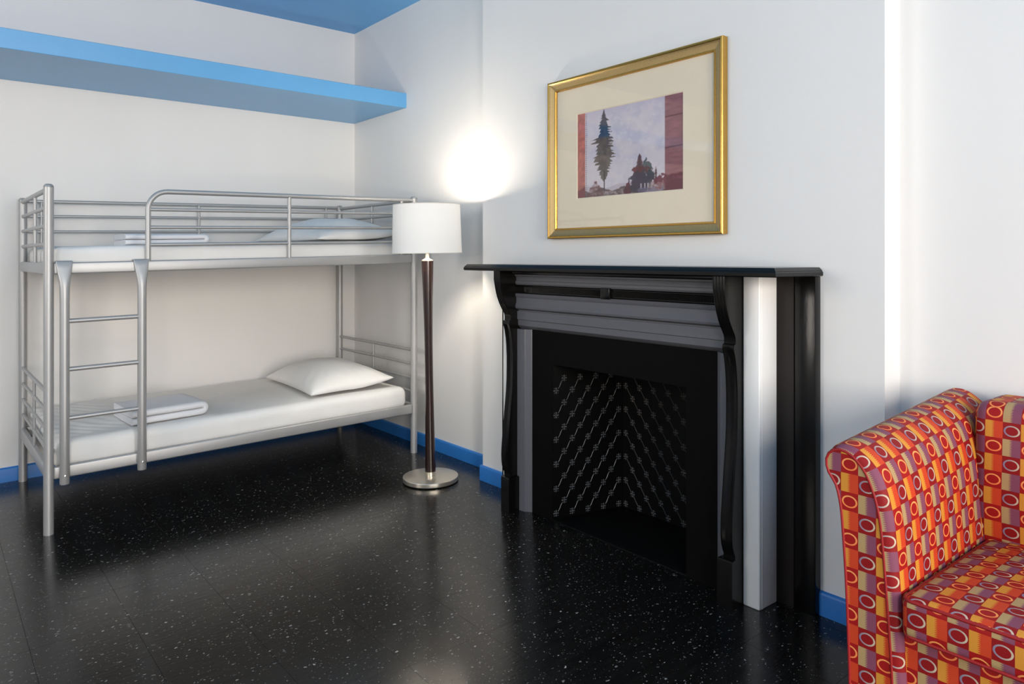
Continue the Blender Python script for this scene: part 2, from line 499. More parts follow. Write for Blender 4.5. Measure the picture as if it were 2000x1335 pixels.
def ym(y, m): return 2 * CENTRE - y if m else y
def mbox(name, x0, x1, y0, y1, z0, z1, mat, m, bevel=0.002, **kw):
    a, b = sorted((ym(y0, m), ym(y1, m)))
    return F(box(name, x0, x1, a, b, z0, z1, mat, bevel=bevel, **kw))
for m in (False, True):
    o = mbox('white_pilaster', 2.207, 2.316, 1.39, 1.4545, FZ, 1.187, 'white_gloss', m, 0.005, seg=3)
    o['label'] = 'white painted upright'
    c = mbox('bead', 2.221, 2.226, 1.388, 1.392, FZ + .002, 1.187, 'white_gloss', m, 0.0018)
    mbox('backing_board', 2.316, XC, 1.3275, 1.4545, FZ, 1.187, 'black_brown', m, 0.002)
    mbox('backing_board', 2.313, XC, 1.248, 1.3225, FZ, 1.187, 'black_gloss', m, 0.003)
    mbox('backing_board', 2.322, XC, 1.3226, 1.3274, FZ, 1.187, 'black_gloss', m, 0.0)

# frieze between the brackets: horizontal mouldings extruded along y
YA, YZ = 1.501, 2.681
def moulding(name, prof, mat, y0=YA, y1=YZ, parent=None):
    n = 1
    rings = [[(x, y, z) for x, z in prof] for y in (y0, y1)]
    return F(rings_obj(name, rings, mat, angle=25))
moulding('upper_moulding', [(2.26, 1.187), (2.180, 1.187), (2.180, 1.180), (2.186, 1.176), (2.190, 1.170), (2.190, 1.163), (2.196, 1.161), (2.199, 1.154), (2.199, 1.141),
                            (2.195, 1.139), (2.194, 1.128), (2.198, 1.121), (2.26, 1.121)], 'grey_paint')
# reeded black band
ncol = 236
verts, faces = [], []
zs = [1.121, 1.1165, 1.114, 1.111, 1.090, 1.087, 1.0845, 1.080]
for k in range(ncol * 4 + 1):
    y = YA + (YZ - YA) * k / (ncol * 4)
    a = 0.0022 * math.sin(math.pi * 2 * k / 4 + 0.785)
    inner = abs((y - CENTRE)) > 0.03 and YA + 0.06 < y < YZ - 0.06
    for q, z in enumerate(zs):
        x = 2.2000 - (0.002 if q in (1, 2, 5, 6) else 0) - (a if inner and q in (3, 4) else 0)
        verts.append((x, y, z))
for k in range(ncol * 4):
    for q in range(len(zs) - 1):
        a = k * len(zs) + q; faces.append((a, a + 1, a + 1 + len(zs), a + len(zs)))
F(mesh_obj('reeded_band', verts, faces, 'black_gloss'))
F(box('centre_block', 2.186, 2.205, CENTRE - 0.026, CENTRE + 0.026, 1.0775, 1.1235, 'black_gloss', bevel=0.003))
moulding('lower_moulding', [(2.26, 1.080), (2.196, 1.080), (2.193, 1.076), (2.195, 1.066), (2.199, 1.060), (2.199, 1.040), (2.196, 1.030), (2.193, 1.018), (2.195, 1.010), (2.203, 1.005),
                            (2.214, 1.001), (2.214, 0.996), (2.26, 0.996)], 'grey_paint')

# grey architrave: head and two jambs, stepped and bevelled down to the black slip
JY = 1.576                                      # inner edge
HEADP = [(2.26, 0.996), (2.205, 0.996), (2.205, 0.957), (2.210, 0.954), (2.211, 0.928), (2.226, 0.914), (2.233, 0.911), (2.26, 0.911)]
def architrave_head():
    F(rings_obj('architrave_head', [[(x, YA + 0.0, z) for x, z in HEADP], [(x, YZ, z) for x, z in HEADP]], 'grey_paint', angle=20))
architrave_head()
for m in (False, True):
    pr = [(2.26, 1.501), (2.205, 1.501), (2.209, 1.535), (2.211, 1.549), (2.216, 1.551), (2.231, 1.574), (2.235, JY), (2.26, JY)]
    rings = [[(x, ym(y, m), z) for x, y in pr] for z in (FZ, 0.9105)]
    F(rings_obj('architrave_jamb', rings, 'grey_paint_upright', angle=20))
# flat black slip
SX = 2.236
F(box('slip_panel', SX, 2.262, JY - .01, OP0, FZ, OPZ, 'black_satin', smooth=False))
F(box('slip_panel', SX, 2.262, OP1, 2 * CENTRE - JY + .01, FZ, OPZ, 'black_satin', smooth=False))
F(box('slip_lintel', SX, 2.262, JY - .01, 2 * CENTRE - JY + .01, OPZ, 0.925, 'black_satin', smooth=False))
# fill above behind the mouldings
F(box('frieze_core', 2.24, XC, 1.46, 2.72, 0.91, 1.187, 'black_satin', smooth=False))
F(box('jamb_core', 2.24, XC, 1.46, OP0, FZ, 0.91, 'black_satin', smooth=False))
F(box('jamb_core', 2.24, XC, OP1, 2.72, FZ, 0.91, 'black_satin', smooth=False))
# firebox
BX, BY0, BY1 = 2.60, 1.817, 2.365
hz = FZ
def quad_slab(name, a, b, z0, z1, mat, th=0.012):
    """vertical cast plate from a to b (xy), thickness away from the firebox"""
    d = Vector((b[0] - a[0], b[1] - a[1])).normalized(); nrm = Vector((d.y, -d.x)) * th
    ring = lambda z: [(a[0], a[1], z), (b[0], b[1], z), (b[0] + nrm.x, b[1] + nrm.y, z), (a[0] + nrm.x, a[1] + nrm.y, z)]
    return rings_obj(name, [ring(z0), ring(z1)], mat, smooth=False)
# plates: walk so that the firebox lies on the left
side_l = F(quad_slab('firebox_side', (BX, BY1), (SX + .003, OP1), hz, OPZ, 'firebox_iron', 0.012))
back_p = F(quad_slab('firebox_back', (BX, BY0), (BX, BY1), hz, OPZ, 'firebox_iron', 0.012))
side_r = F(quad_slab('firebox_side', (SX + .003, OP0), (BX, BY0), hz, OPZ, 'firebox_iron', 0.012))
F(box('firebox_roof', SX + .003, BX + .012, OP0, OP1, OPZ - 0.001, OPZ + 0.012, 'firebox_iron', smooth=False))
F(box('hearth_slab', SX - .0, BX + .012, OP0, OP1, -0.03, 0.004, 'firebox_iron', bevel=0.001, slope=SLOPE))
# cast floral relief
def flower_mesh():
    bm = bmesh.new()
    def bud(cx, cz, rx, rz, h, rot=0.0):
        c = bm.verts.new((cx, -h, cz)); ring = []
        for k in range(6):
            a = k * math.pi / 3; ex, ez = rx * math.cos(a), rz * math.sin(a)
            ring.append(bm.verts.new((cx + ex * math.cos(rot) - ez * math.sin(rot), 0.0005, cz + ex * math.sin(rot) + ez * math.cos(rot))))
        for k in range(6): bm.faces.new((c, ring[k], ring[(k + 1) % 6]))
    bud(0, 0, .0038, .0038, .005)
    for q in range(4):
        a = q * math.pi / 2 + math.pi / 2
        bud(math.cos(a) * .0085, math.sin(a) * .0095, .0066, .0046, .005, a)
    for q in range(4):
        a = q * math.pi / 2 + math.pi / 4
        bud(math.cos(a) * .013, math.sin(a) * .0145, .0028, .0028, .004)
    bmesh.ops.recalc_face_normals(bm, faces=bm.faces)
    me = bpy.data.meshes.new('flower_relief'); bm.to_mesh(me); bm.free(); me.materials.append(MAT['relief_iron']); return me
def stem_mesh(dx, dz):
    bm = bmesh.new(); pts = []
    for k in range(7):
        t = 0.18 + 0.64 * k / 6
        pts.append(Vector((dx * t + 0.002 * math.sin(t * 6.28), 0, dz * t - 0.002 * math.sin(t * 6.28))))
    L, C2, R = [], [], []
    n = Vector((-dz, 0, dx)).normalized() * 0.0016
    for p in pts:
        L.append(bm.verts.new(p + n)); C2.append(bm.verts.new(p + Vector((0, -0.0026, 0)))); R.append(bm.verts.new(p - n))
    for k in range(6):
        bm.faces.new((L[k], C2[k], C2[k + 1], L[k + 1])); bm.faces.new((C2[k], R[k], R[k + 1], C2[k + 1]))
    me = bpy.data.meshes.new('stem_relief'); bm.to_mesh(me); bm.free(); me.materials.append(MAT['relief_iron']); return me
FM = flower_mesh()
def relief(plate, a, b, ncol, diag):
    """flowers in quincunx on the plate running a -> b, local x along the plate, local -y out of it"""
    L = math.hypot(b[0] - a[0], b[1] - a[1]); dx = L / ncol; dzr = 0.112
    ang = math.atan2(b[1] - a[1], b[0] - a[0])
    SMp = stem_mesh(dx, dzr / 2 * diag)
    for c in range(ncol):
        for r in range(7):
            u = (c + 0.4) * dx; z = hz + 0.03 + r * dzr + (dzr / 2 if c % 2 else 0)
            if z > OPZ - 0.02: continue
            p = (a[0] + math.cos(ang) * u, a[1] + math.sin(ang) * u, z)
            for nm, me in (('flower_relief', FM), ('stem_relief', SMp)):
                zt = z + dzr / 2 * diag
                if nm == 'stem_relief' and (c == ncol - 1 or zt > OPZ - 0.03 or zt < hz + 0.02): continue
                o = bpy.data.objects.new(nm, me); COL.objects.link(o)
                o.parent = plate; o.matrix_parent_inverse = Mi
                o.location = p; o.rotation_euler = (0, 0, ang)
bpy.context.view_layer.update()
Mi = fp_inv @ side_l.matrix_world.inverted() if False else side_l.matrix_world.inverted()
relief(side_l, (SX + .003, OP1 - 0.0008), (BX, BY1 - 0.0008), 9, 1)
Mi = back_p.matrix_world.inverted()
relief(back_p, (BX - 0.0008, BY1), (BX - 0.0008, BY0), 13, -1)

# ------------------------------------------------------------------ bunk bed
BL0, BW = 1.905, 1.008
bed = thing('bunk_bed', 'silver tubular metal bunk bed with ladder and upper guard rails', 'bunk bed', (0.443, 3.842, fz(0.443)), rz=math.radians(0.3))
def s3(p): return (p[0], p[1], p[2] + SLOPE * p[0])
def btube(name, pts, r, parent=bed, seg=12, mat='silver_tube'): return tube(name, [s3(p) for p in pts], r, mat, parent, seg)
def brail(name, u0, u1, v0, v1, z0, z1, parent=bed): return box(name, u0, u1, v0, v1, z0, z1, 'silver_tube', parent, bevel=0.007, seg=3, slope=SLOPE)
for (u, v) in ((0, 0), (BL0, 0), (0, BW), (BL0, BW)):
    p = btube('post', [(u, v, 0.0), (u, v, 0.8), (u, v, 1.558)], 0.0205, seg=20)
    cp = lathe('post_cap', [(0.0, 0.012), (0.010, 0.011), (0.017, 0.007), (0.0205, 0.0), (0.0205, -0.004), (0, -0.004)], 'silver_tube', p, seg=20)
    cp.location = s3((u, v, 1.558))
for z0, z1 in ((1.163, 1.216), (0.243, 0.299)):
    for v in (0, BW): brail('side_rail', 0.018, BL0 - 0.018, v - 0.014, v + 0.014, z0, z1)
    for u in (0, BL0): brail('end_rail', u - 0.013, u + 0.013, 0.018, BW - 0.018, z0, z1)
    for k in range(9):
        u = 0.12 + k * 0.208
        o = box('bed_slat', u, u + 0.06, 0.012, BW - 0.012, z0 + 0.016, z0 + 0.026, 'slat_wood', bed, slope=SLOPE, smooth=False)
# upper end panels
for u, zz, vv in ((0, (1.547, 1.466, 1.384, 1.300), (0.47,)), (BL0, (1.545, 1.463, 1.378, 1.296), (0.53,))):
    for i, z in enumerate(zz):
        btube('end_bar', [(u, 0.01, z), (u, BW - 0.01, z)], 0.0115 if i == 0 else 0.0095)
    for v in vv: btube('end_upright', [(u, v, 1.205), (u, v, zz[0])], 0.0085)
# lower end panels
for u in (0, BL0):
    for i, z in enumerate((0.629, 0.543, 0.457, 0.374)):
        btube('end_bar', [(u, 0.01, z), (u, BW - 0.01, z)], 0.0095 if i == 0 else 0.008)
    btube('end_upright', [(u, 0.51, 0.29), (u, 0.51, 0.629)], 0.0075)
# back guard rail
for i, z in enumerate((1.552, 1.469, 1.382)):
    btube('back_guard_bar', [(0.01, BW, z), (BL0 - 0.01, BW, z)], 0.010 if i == 0 else 0.008)
for u in (0.088, 0.935, 1.80): btube('back_guard_upright', [(u, BW, 1.205), (u, BW, 1.552)], 0.0075)
# front guard rail with a bent end
pts = [(0.408, -0.004, 1.212), (0.408, -0.004, 1.30), (0.408, -0.004, 1.462)]
for k in range(1, 9):
    a = k / 8 * math.pi / 2
    pts.append((0.408 + 0.088 * (1 - math.cos(a)), -0.004, 1.462 + 0.088 * math.sin(a)))
pts += [(1.1, -0.004, 1.548), (BL0 - 0.01, -0.004, 1.545)]
btube('guard_rail', pts, 0.0125, seg=14)
for z in (1.462, 1.376, 1.292): btube('guard_bar', [(0.41, -0.004, z), (BL0 - 0.01, -0.004, z)], 0.0085)
for u in (1.113, 1.815): btube('guard_upright', [(u, -0.004, 1.212), (u, -0.004, 1.547)], 0.0105)
# ladder: hooks over the upper rail, screwed to the lower one
lad = bpy.data.objects.new('ladder', None); COL.objects.link(lad); lad.parent = bed; lad.empty_display_size = 0.05
for u in (0.057, 0.374):
    rings = []
    prof = [(0.222, 0.0185, 0.0185, -0.036), (0.226, 0.020, 0.020, -0.036), (0.6, 0.020, 0.020, -0.036), (1.04, 0.0195, 0.020, -0.036), (1.10, 0.0205, 0.019, -0.036), (1.13, 0.0225, 0.017, -0.034),
            (1.16, 0.0265, 0.0135, -0.030), (1.19, 0.0305, 0.0095, -0.026), (1.216, 0.0335, 0.007, -0.0225), (1.2235, 0.0335, 0.005, -0.018)]
    for z, ru, rv, v in prof:
        e = 1.0 if z < 1.1 else max(0.45, 1.0 - (z - 1.1) * 4.5)
        ring = []
        for k in range(24):
            a = 2 * math.pi * k / 24; c, s_ = math.cos(a), math.sin(a)
            ring.append(s3((u + ru * math.copysign(abs(c) ** e, c), v + rv * math.copysign(abs(s_) ** e, s_), z)))
        rings.append(ring)
    st = rings_obj('stile', rings, 'silver_tube', lad, angle=50)
    hk = box('hook', u - 0.033, u + 0.033, -0.022, 0.018, 1.2165, 1.2235, 'silver_tube', st, bevel=0.003, slope=SLOPE)
    sc = lathe('screw', [(0, 0.004), (0.0045, 0.003), (0.0055, 0.0), (0.0055, -0.004), (0, -0.004)], 'screw_steel', st, seg=14)
    sc.location = s3((u, -0.0555, 0.262)); sc.rotation_euler = (math.radians(90), 0, 0)
for z in (0.952, 0.735, 0.515): btube('rung', [(0.06, -0.036, z), (0.372, -0.036, z)], 0.0105, parent=lad)

# ------------------------------------------------------------------ bedding
def rounded_slab(name, x0, x1, y0, y1, z0, z1, r, mat, nx=90, ny=40, warp=None, label=None, cat=None, loc=None):
    """soft slab: superellipsoid-like rounded box, built from a cube grid"""
    bm = bmesh.new()
    L = (x1 - x0, y1 - y0, z1 - z0)
    def grid_axis(n, length):
        es = [0, r * .15, r * .4, r * .7, r]
        mid = [r + (length - 2 * r) * k / n for k in range(1, n)]
        return es + mid + [length - e for e in es[::-1]]
    gx, gy, gz = grid_axis(nx, L[0]), grid_axis(ny, L[1]), grid_axis(2, L[2])
    cache = {}
    def V(i, j, k):
        key = (i, j, k)
        if key in cache: return cache[key]
        p = Vector((gx[i], gy[j], gz[k]))
        c = Vector((min(max(p.x, r), L[0] - r), min(max(p.y, r), L[1] - r), min(max(p.z, r), L[2] - r)))
        d = p - c
        if d.length > 1e-9: p = c + d.normalized() * r
        p += Vector((x0, y0, z0))
        if warp: p = warp(p)
        cache[key] = bm.verts.new(p); return cache[key]
    I, J, K = len(gx) - 1, len(gy) - 1, len(gz) - 1
    for i in range(I):
        for j in range(J):
            bm.faces.new((V(i, j, K), V(i + 1, j, K), V(i + 1, j + 1, K), V(i, j + 1, K)))
            bm.faces.new((V(i, j, 0), V(i, j + 1, 0), V(i + 1, j + 1, 0), V(i + 1, j, 0)))
    for i in range(I):
        for k in range(K):
            bm.faces.new((V(i, 0, k), V(i + 1, 0, k), V(i + 1, 0, k + 1), V(i, 0, k + 1)))
            bm.faces.new((V(i, J, k), V(i, J, k + 1), V(i + 1, J, k + 1), V(i + 1, J, k)))
    for j in range(J):
        for k in range(K):
            bm.faces.new((V(0, j, k), V(0, j, k + 1), V(0, j + 1, k + 1), V(0, j + 1, k)))
            bm.faces.new((V(I, j, k), V(I, j + 1, k), V(I, j + 1, k + 1), V(I, j, k + 1)))
    o = bm_obj(name, bm, mat, smooth=True)
    if loc: o.location = loc
    if label: tag(o, label, cat)
    return o

bz0 = fz(0.443)
def mat_warp(seed, top, ripple):
    def w(p):
        n = noise.noise(Vector((p.x * 3, p.y * 4, seed))) * 0.004
        if p.z > top - 0.05:
            p.z += n
            p.z += ripple * 0.005 * math.sin((p.x * 0.8 + p.y * 0.55) * 95 + 3 * noise.noise(Vector((p.x * 5, p.y * 5, seed)))) * max(0, 1 - p.x / 0.42) * min(1, max(0, p.y - 0.05) * 8)
        p.y += 0.003 * noise.noise(Vector((p.x * 9, p.z * 20, seed + 5))) * (1 + 2 * max(0, 1 - p.x / 0.3))
        p.z += SLOPE * p.x
        return p
    return w
m1 = rounded_slab('mattress', 0.022, 1.868, 0.018, 0.99, 0.271, 0.405, 0.045, 'sheet_cotton', nx=150, ny=60, warp=mat_warp(1.0, 0.405, 1.0), loc=(0.443, 3.842, bz0))
tag(m1, 'white sheeted mattress on the lower bunk', 'mattress')
m2 = rounded_slab('mattress', 0.022, 1.868, 0.022, 0.985, 1.191, 1.290, 0.035, 'sheet_cotton', nx=120, ny=40, warp=mat_warp(2.0, 1.290, 0.5), loc=(0.443, 3.842, bz0))
tag(m2, 'white sheeted mattress on the upper bunk, behind the guard rail', 'mattress')

def pillow(label, c, w, d, h, rz, tilt=(0, 0), seed=0.0, ears=0.06, rise=0.04):
    """w along local x, d along local y"""
    N = 56; verts = []; faces = []
    def P(i, j, side):
        u = -1 + 2 * i / N; v = -1 + 2 * j / N
        # outline pulled in between pointed corners
        x = u * (1 - ears * (1 - v * v)); y = v * (1 - ears * (1 - u * u))
        e = max(0.0, (1 - abs(u) ** 2.3)) ** 0.55 * max(0.0, (1 - abs(v) ** 2.3)) ** 0.55
        z = e * h * (0.9 if side > 0 else 0.1)
        cr = max(abs(u), abs(v))
        ang = math.atan2(v, u)
        wr = math.sin(ang * 26 + 2 * noise.noise(Vector((u * 2, v * 2, seed)))) * 0.010 * max(0, cr - 0.45) * (1 - cr) * 4
        cn = (abs(u) * abs(v)) ** 1.5
        z += side * wr * (0.3 + cn) + side * 0.012 * noise.noise(Vector((u * 1.8, v * 1.8, seed + side))) * e
        return Vector((x * w / 2, y * d / 2, side * max(z, 0.0005) + rise * max(0, u) ** 2 * v * v))
    for side in (1, -1):
        base = len(verts)
        for i in range(N + 1):
            for j in range(N + 1): verts.append(P(i, j, side))
        for i in range(N):
            for j in range(N):
                a = base + i * (N + 1) + j
                f = (a, a + N + 1, a + N + 2, a + 1)
                faces.append(f if side > 0 else f[::-1])
    low = min(v.z for v in verts)
    for v in verts: v.z -= low
    o = mesh_obj('pillow', verts, faces, 'pillow_cotton', smooth=True)
    bm = bmesh.new(); bm.from_mesh(o.data); bmesh.ops.remove_doubles(bm, verts=bm.verts, dist=0.0015); bm.to_mesh(o.data); bm.free()
    o.data.polygons.foreach_set('use_smooth', [True] * len(o.data.polygons))
    o.location = c; o.rotation_euler = (tilt[0], tilt[1], rz)
    return tag(o, label, 'pillow')
pillow('plump white pillow with pointed corners on the lower bunk', (1.995, 4.31, 0.4535), 0.53, 0.80, 0.15, math.radians(-2), (0, math.radians(-1.5)), 1.3)
pillow('white pillow on the upper bunk, seen through the guard bars', (2.01, 4.32, 1.340), 0.60, 0.86, 0.15, math.radians(4), (0, math.radians(-1.3)), 4.1)

def towel(label, loc, rz, lx, ly, th, nfold, seed):
    """towel folded over itself: a strip running back and forth in xz, spread along y"""
    path = []
    half = th / 2
    for k in range(nfold):
        z = half + k * th * 1.04
        xs = np.linspace(0, lx, 16)
        if k % 2: xs = xs[::-1]
        for x in xs: path.append((x, z))
        if k < nfold - 1:
            cx = lx if k % 2 == 0 else 0.0; sgn = 1 if k % 2 == 0 else -1
            for q in range(1, 6):
                a = -math.pi / 2 + math.pi * q / 6
                path.append((cx + sgn * th * 0.52 * math.cos(a), z + th * 0.52 + th * 0.52 * math.sin(a)))
    def sec(y, edge):
        pts = []; n = len(path)
        up, dn = [], []
        for i, (x, z) in enumerate(path):
            a = path[max(0, i - 1)]; b = path[min(n - 1, i + 1)]
            tx, tz = b[0] - a[0], b[1] - a[1]; l = math.hypot(tx, tz) or 1
            nx_, nz_ = -tz / l, tx / l
            hw = half * edge * 0.97
            wob = 0.003 * noise.noise(Vector((x * 9, y * 9, seed + z * 3)))
            xx = lx / 2 + (x - lx / 2) * (0.97 + 0.03 * edge)
            up.append((xx + nx_ * hw, y, z + nz_ * hw + wob)); dn.append((xx - nx_ * hw, y, z - nz_ * hw + wob))
        return up + dn[::-1]
    rings = []
    for t in (0, .01, .03, .06, .12, .25, .4, .55, .7, .82, .9, .95, .98, .995, 1):
        e = min(t, 1 - t) / 0.06
        edge = math.sqrt(max(0.06, 1 - (1 - min(1, e)) ** 2))
        rings.append(sec(t * ly, edge))
    o = rings_obj('folded_towel', rings, 'terry_cotton', angle=70)
    low = min(v.co.z for v in o.data.vertices)
    for v in o.data.vertices: v.co.z += -low + SLOPE * v.co.x
    o.location = loc; o.rotation_euler = (0, 0, rz)
    return tag(o, label, 'towel')
towel('folded white towel lying on the lower bunk behind the ladder', (0.80, 3.915, 0.4262), math.radians(4), 0.335, 0.34, 0.034, 2, 1.0)
towel('folded white towel lying on the upper bunk near the ladder', (0.80, 4.08, 1.3105), 0.0, 0.385, 0.30, 0.028, 2, 3.0)

# ------------------------------------------------------------------ floor lamp
LX, LY = 2.131, 3.324
lamp = thing('floor_lamp', 'floor lamp with white drum shade, tapered dark wood column and round nickel base', 'lamp', (LX, LY, fz(LX) + 0.003))
lamp.rotation_euler = (0, math.radians(-1.0), 0)
lathe('lamp_base', [(0, 0), (0.138, 0), (0.1485, 0.003), (0.149, 0.006), (0.149, 0.022), (0.1475, 0.0245), (0.144, 0.0255), (0.03, 0.0262), (0, 0.0262)], 'nickel', lamp, 72, angle=30)
lathe('collar', [(0, 0.026), (0.026, 0.026), (0.026, 0.044), (0.0285, 0.046), (0.0285, 0.049), (0, 0.049)], 'nickel', lamp, 40, angle=30)
cpts = [(0, 0.049), (0.0285, 0.049)]
for k in range(1, 25):
    t = k / 24
    r = 0.0285 - (0.0285 - 0.0215) * math.sin(min(1, t / 0.55) * math.pi / 2) if t < 0.55 else 0.0215 + (0.0325 - 0.0215) * ((t - 0.55) / 0.45) ** 1.6
    cpts.append((r, 0.049 + t * (1.180 - 0.049)))
cpts.append((0, 1.180))
lathe('column', cpts, 'dark_wood', lamp, 40, angle=40)
lathe('neck', [(0, 1.180), (0.031, 1.180), (0.030, 1.184), (0.012, 1.194), (0.010, 1.198), (0.010, 1.225), (0.012, 1.230), (0.012, 1.26), (0.017, 1.264), (0.017, 1.36), (0, 1.36)], 'nickel', lamp, 32, angle=30)
shade_r0, shade_r1, sz0, sz1 = 0.186, 0.179, 1.222, 1.480
ring = []
bm = bmesh.new(); seg = 96
def rr(r, z): return [bm.verts.new((r * math.cos(2 * math.pi * k / seg), r * math.sin(2 * math.pi * k / seg), z)) for k in range(seg)]
st = [rr(shade_r0 + (shade_r1 - shade_r0) * t, sz0 + (sz1 - sz0) * t) for t in (0, .02, .25, .5, .75, .98, 1)]
for a, b in zip(st[:-1], st[1:]):
    for k in range(seg): bm.faces.new((a[k], a[(k + 1) % seg], b[(k + 1) % seg], b[k]))
shade = bm_obj('lamp_shade', bm, 'shade_linen', lamp, smooth=True); shade['label'] = 'white fabric drum shade'
for r_, z_ in ((shade_r0, sz0), (shade_r1, sz1)):
    bm = bmesh.new()
    add_tube(bm, [(r_ * math.cos(2 * math.pi * k / 64), r_ * math.sin(2 * math.pi * k / 64), z_) for k in range(65)], 0.0022, 6)
    bm_obj('rim_wire', bm, 'cream_plastic', shade, smooth=True)
bm = bmesh.new()
for k in range(3):
    a = k * 2 * math.pi / 3 + 0.4
    add_tube(bm, [(0, 0, 1.468), (shade_r1 * math.cos(a), shade_r1 * math.sin(a), 1.474)], 0.0018, 6)
bm_obj('spider_frame', bm, 'nickel', shade, smooth=True)
bm = bmesh.new()
hp = [(0.012 * 0 + 0.018, 0, 1.262)] + [(0.052 * math.cos(a), 0, 1.365 + 0.103 * math.sin(a)) for a in [math.radians(d) for d in range(-70, 91, 16)]]
add_tube(bm, hp, 0.0018, 6); add_tube(bm, [(-x, y, z) for x, y, z in hp], 0.0018, 6)
bm_obj('harp', bm, 'nickel', lamp, smooth=True)
lathe('finial', [(0, 1.466), (0.007, 1.466), (0.007, 1.476), (0.004, 1.48), (0.006, 1.484), (0.0085, 1.489), (0.006, 1.494), (0, 1.496)], 'nickel', lamp, 20)
lathe('light_bulb', [(0, 1.36), (0.013, 1.362), (0.016, 1.38), (0.028, 1.405), (0.030, 1.422), (0.024, 1.44), (0.012, 1.45), (0, 1.452)], 'bulb_glow', lamp, 24)
pl = bpy.data.lights.new('lamp_light', 'POINT'); pl.energy = 44; pl.color = (1.0, 0.89, 0.73); pl.shadow_soft_size = 0.045
plo = bpy.data.objects.new('lamp_light', pl); COL.objects.link(plo); plo.parent = lamp; plo.location = (0, 0, 1.424)
# keep the bulb glass from shading the point light that stands for its filament

# ------------------------------------------------------------------ framed picture
PY0, PY1, PZ0, PZ1 = 1.612, 2.590, 1.338, 2.077
pic = thing('framed_picture', 'gold framed print of a tall pine, with cream mat, above the mantel', 'picture', (XC, (PY0 + PY1) / 2, PZ0))
bpy.context.view_layer.update(); pinv = pic.matrix_world.inverted()
def Pp(o): o.parent = pic; o.matrix_parent_inverse = pinv; return o
# rail profile: (distance in from the outer edge, height off the wall)
PROF = [(0, 0.001), (0, 0.030), (0.003, 0.033), (0.009, 0.0335), (0.012, 0.030)]
PROFB = [(0.0119, 0.0301), (0.020, 0.0265), (0.032, 0.0225), (0.040, 0.020)]
PROFC = [(0.0399, 0.0202), (0.0415, 0.0225), (0.046, 0.0225), (0.0485, 0.018), (0.0485, 0.001)]
def frame_rail(side):
    def corner(d, which):
        y = {'l': PY1 - d, 'r': PY0 + d}; z = {'t': PZ1 - d, 'b': PZ0 + d}
        return y[which[1]], z[which[0]]
    ends = {'top': ('tl', 'tr'), 'bottom': ('br', 'bl'), 'left': ('bl', 'tl'), 'right': ('tr', 'br')}[side]
    rail = None
    for nm, prof, mat in (('frame_rail', PROF + PROFB[1:] + PROFC[1:], None), ):
        bm = bmesh.new(); R = []
        for e in ends: R.append([bm.verts.new((XC - h, *corner(d, e))) for d, h in prof])
        n = len(prof)
        for k in range(n - 1):
            f = bm.faces.new((R[0][k], R[0][k + 1], R[1][k + 1], R[1][k]))
            f.material_index = 0 if (k < len(PROF) - 1 or k >= len(PROF) + len(PROFB) - 2) else 1
        bmesh.ops.recalc_face_normals(bm, faces=bm.faces)
        me = bpy.data.meshes.new(nm); bm.to_mesh(me); bm.free()
        me.materials.append(MAT['gold_bright']); me.materials.append(MAT['gold_brushed'])
        me.polygons.foreach_set('use_smooth', [True] * len(me.polygons)); me.set_sharp_from_angle(angle=math.radians(30))
        rail = Pp(link(nm, me))
    return rail
for s_ in ('top', 'bottom', 'left', 'right'): frame_rail(s_)
Pp(box('backing', XC - 0.006, XC - 0.0005, PY0 + 0.045, PY1 - 0.045, PZ0 + 0.045, PZ1 - 0.045, 'mat_board', smooth=False))
# mat with bevelled window
QY0, QY1, QZ0, QZ1 = 1.814, 2.408, 1.5215, 1.904
bm = bmesh.new()
def rect(y0, y1, z0, z1, x): return [bm.verts.new((x, y0, z0)), bm.verts.new((x, y1, z0)), bm.verts.new((x, y1, z1)), bm.verts.new((x, y0, z1))]
a = rect(PY0 + .046, PY1 - .046, PZ0 + .046, PZ1 - .046, XC - 0.0100)
b = rect(QY0 - .004, QY1 + .004, QZ0 - .004, QZ1 + .004, XC - 0.0100)
c = rect(QY0, QY1, QZ0, QZ1, XC - 0.0068)
for r0, r1 in ((a, b), (b, c)):
    for k in range(4): bm.faces.new((r0[k], r0[(k + 1) % 4], r1[(k + 1) % 4], r1[k]))
Pp(bm_obj('mat_board', bm, 'mat_board', smooth=False))
g = Pp(box('glass_pane', XC - 0.0155, XC - 0.0135, PY0 + .046, PY1 - .046, PZ0 + .046, PZ1 - .046, 'picture_glass', smooth=False))

# the printed picture, coloured point by point
NA, NB = 300, 194
A, B = np.meshgrid(np.linspace(0, 1, NA), np.linspace(0, 1, NB))       # A left->right, B bottom->top
rng = np.random.default_rng(3)
def fbm(sx, sy, seed, oct_=4):
    r = np.random.default_rng(seed); out = np.zeros_like(A); amp = 1.0; tot = 0
    for o_ in range(oct_):
        gx_, gy_ = int(sx * 2 ** o_) + 2, int(sy * 2 ** o_) + 2
        G = r.random((gy_, gx_))
        xi = A * (gx_ - 1.001); yi = B * (gy_ - 1.001)
        x0_ = xi.astype(int); y0_ = yi.astype(int); fx = xi - x0_; fy = yi - y0_
        fx = fx * fx * (3 - 2 * fx); fy = fy * fy * (3 - 2 * fy)
        v = (G[y0_, x0_] * (1 - fx) + G[y0_, x0_ + 1] * fx) * (1 - fy) + (G[y0_ + 1, x0_] * (1 - fx) + G[y0_ + 1, x0_ + 1] * fx) * fy
        out += v * amp; tot += amp; amp *= 0.55
    return out / tot
img = np.zeros((NB, NA, 3))
def blend(mask, colr):
    global img
    m_ = np.clip(mask, 0, 1)[..., None]; img = img * (1 - m_) + np.array(colr, float) * m_
n1, n2, n3 = fbm(9, 7, 1), fbm(30, 22, 2), fbm(14, 40, 5)
img[:] = (214, 204, 216)
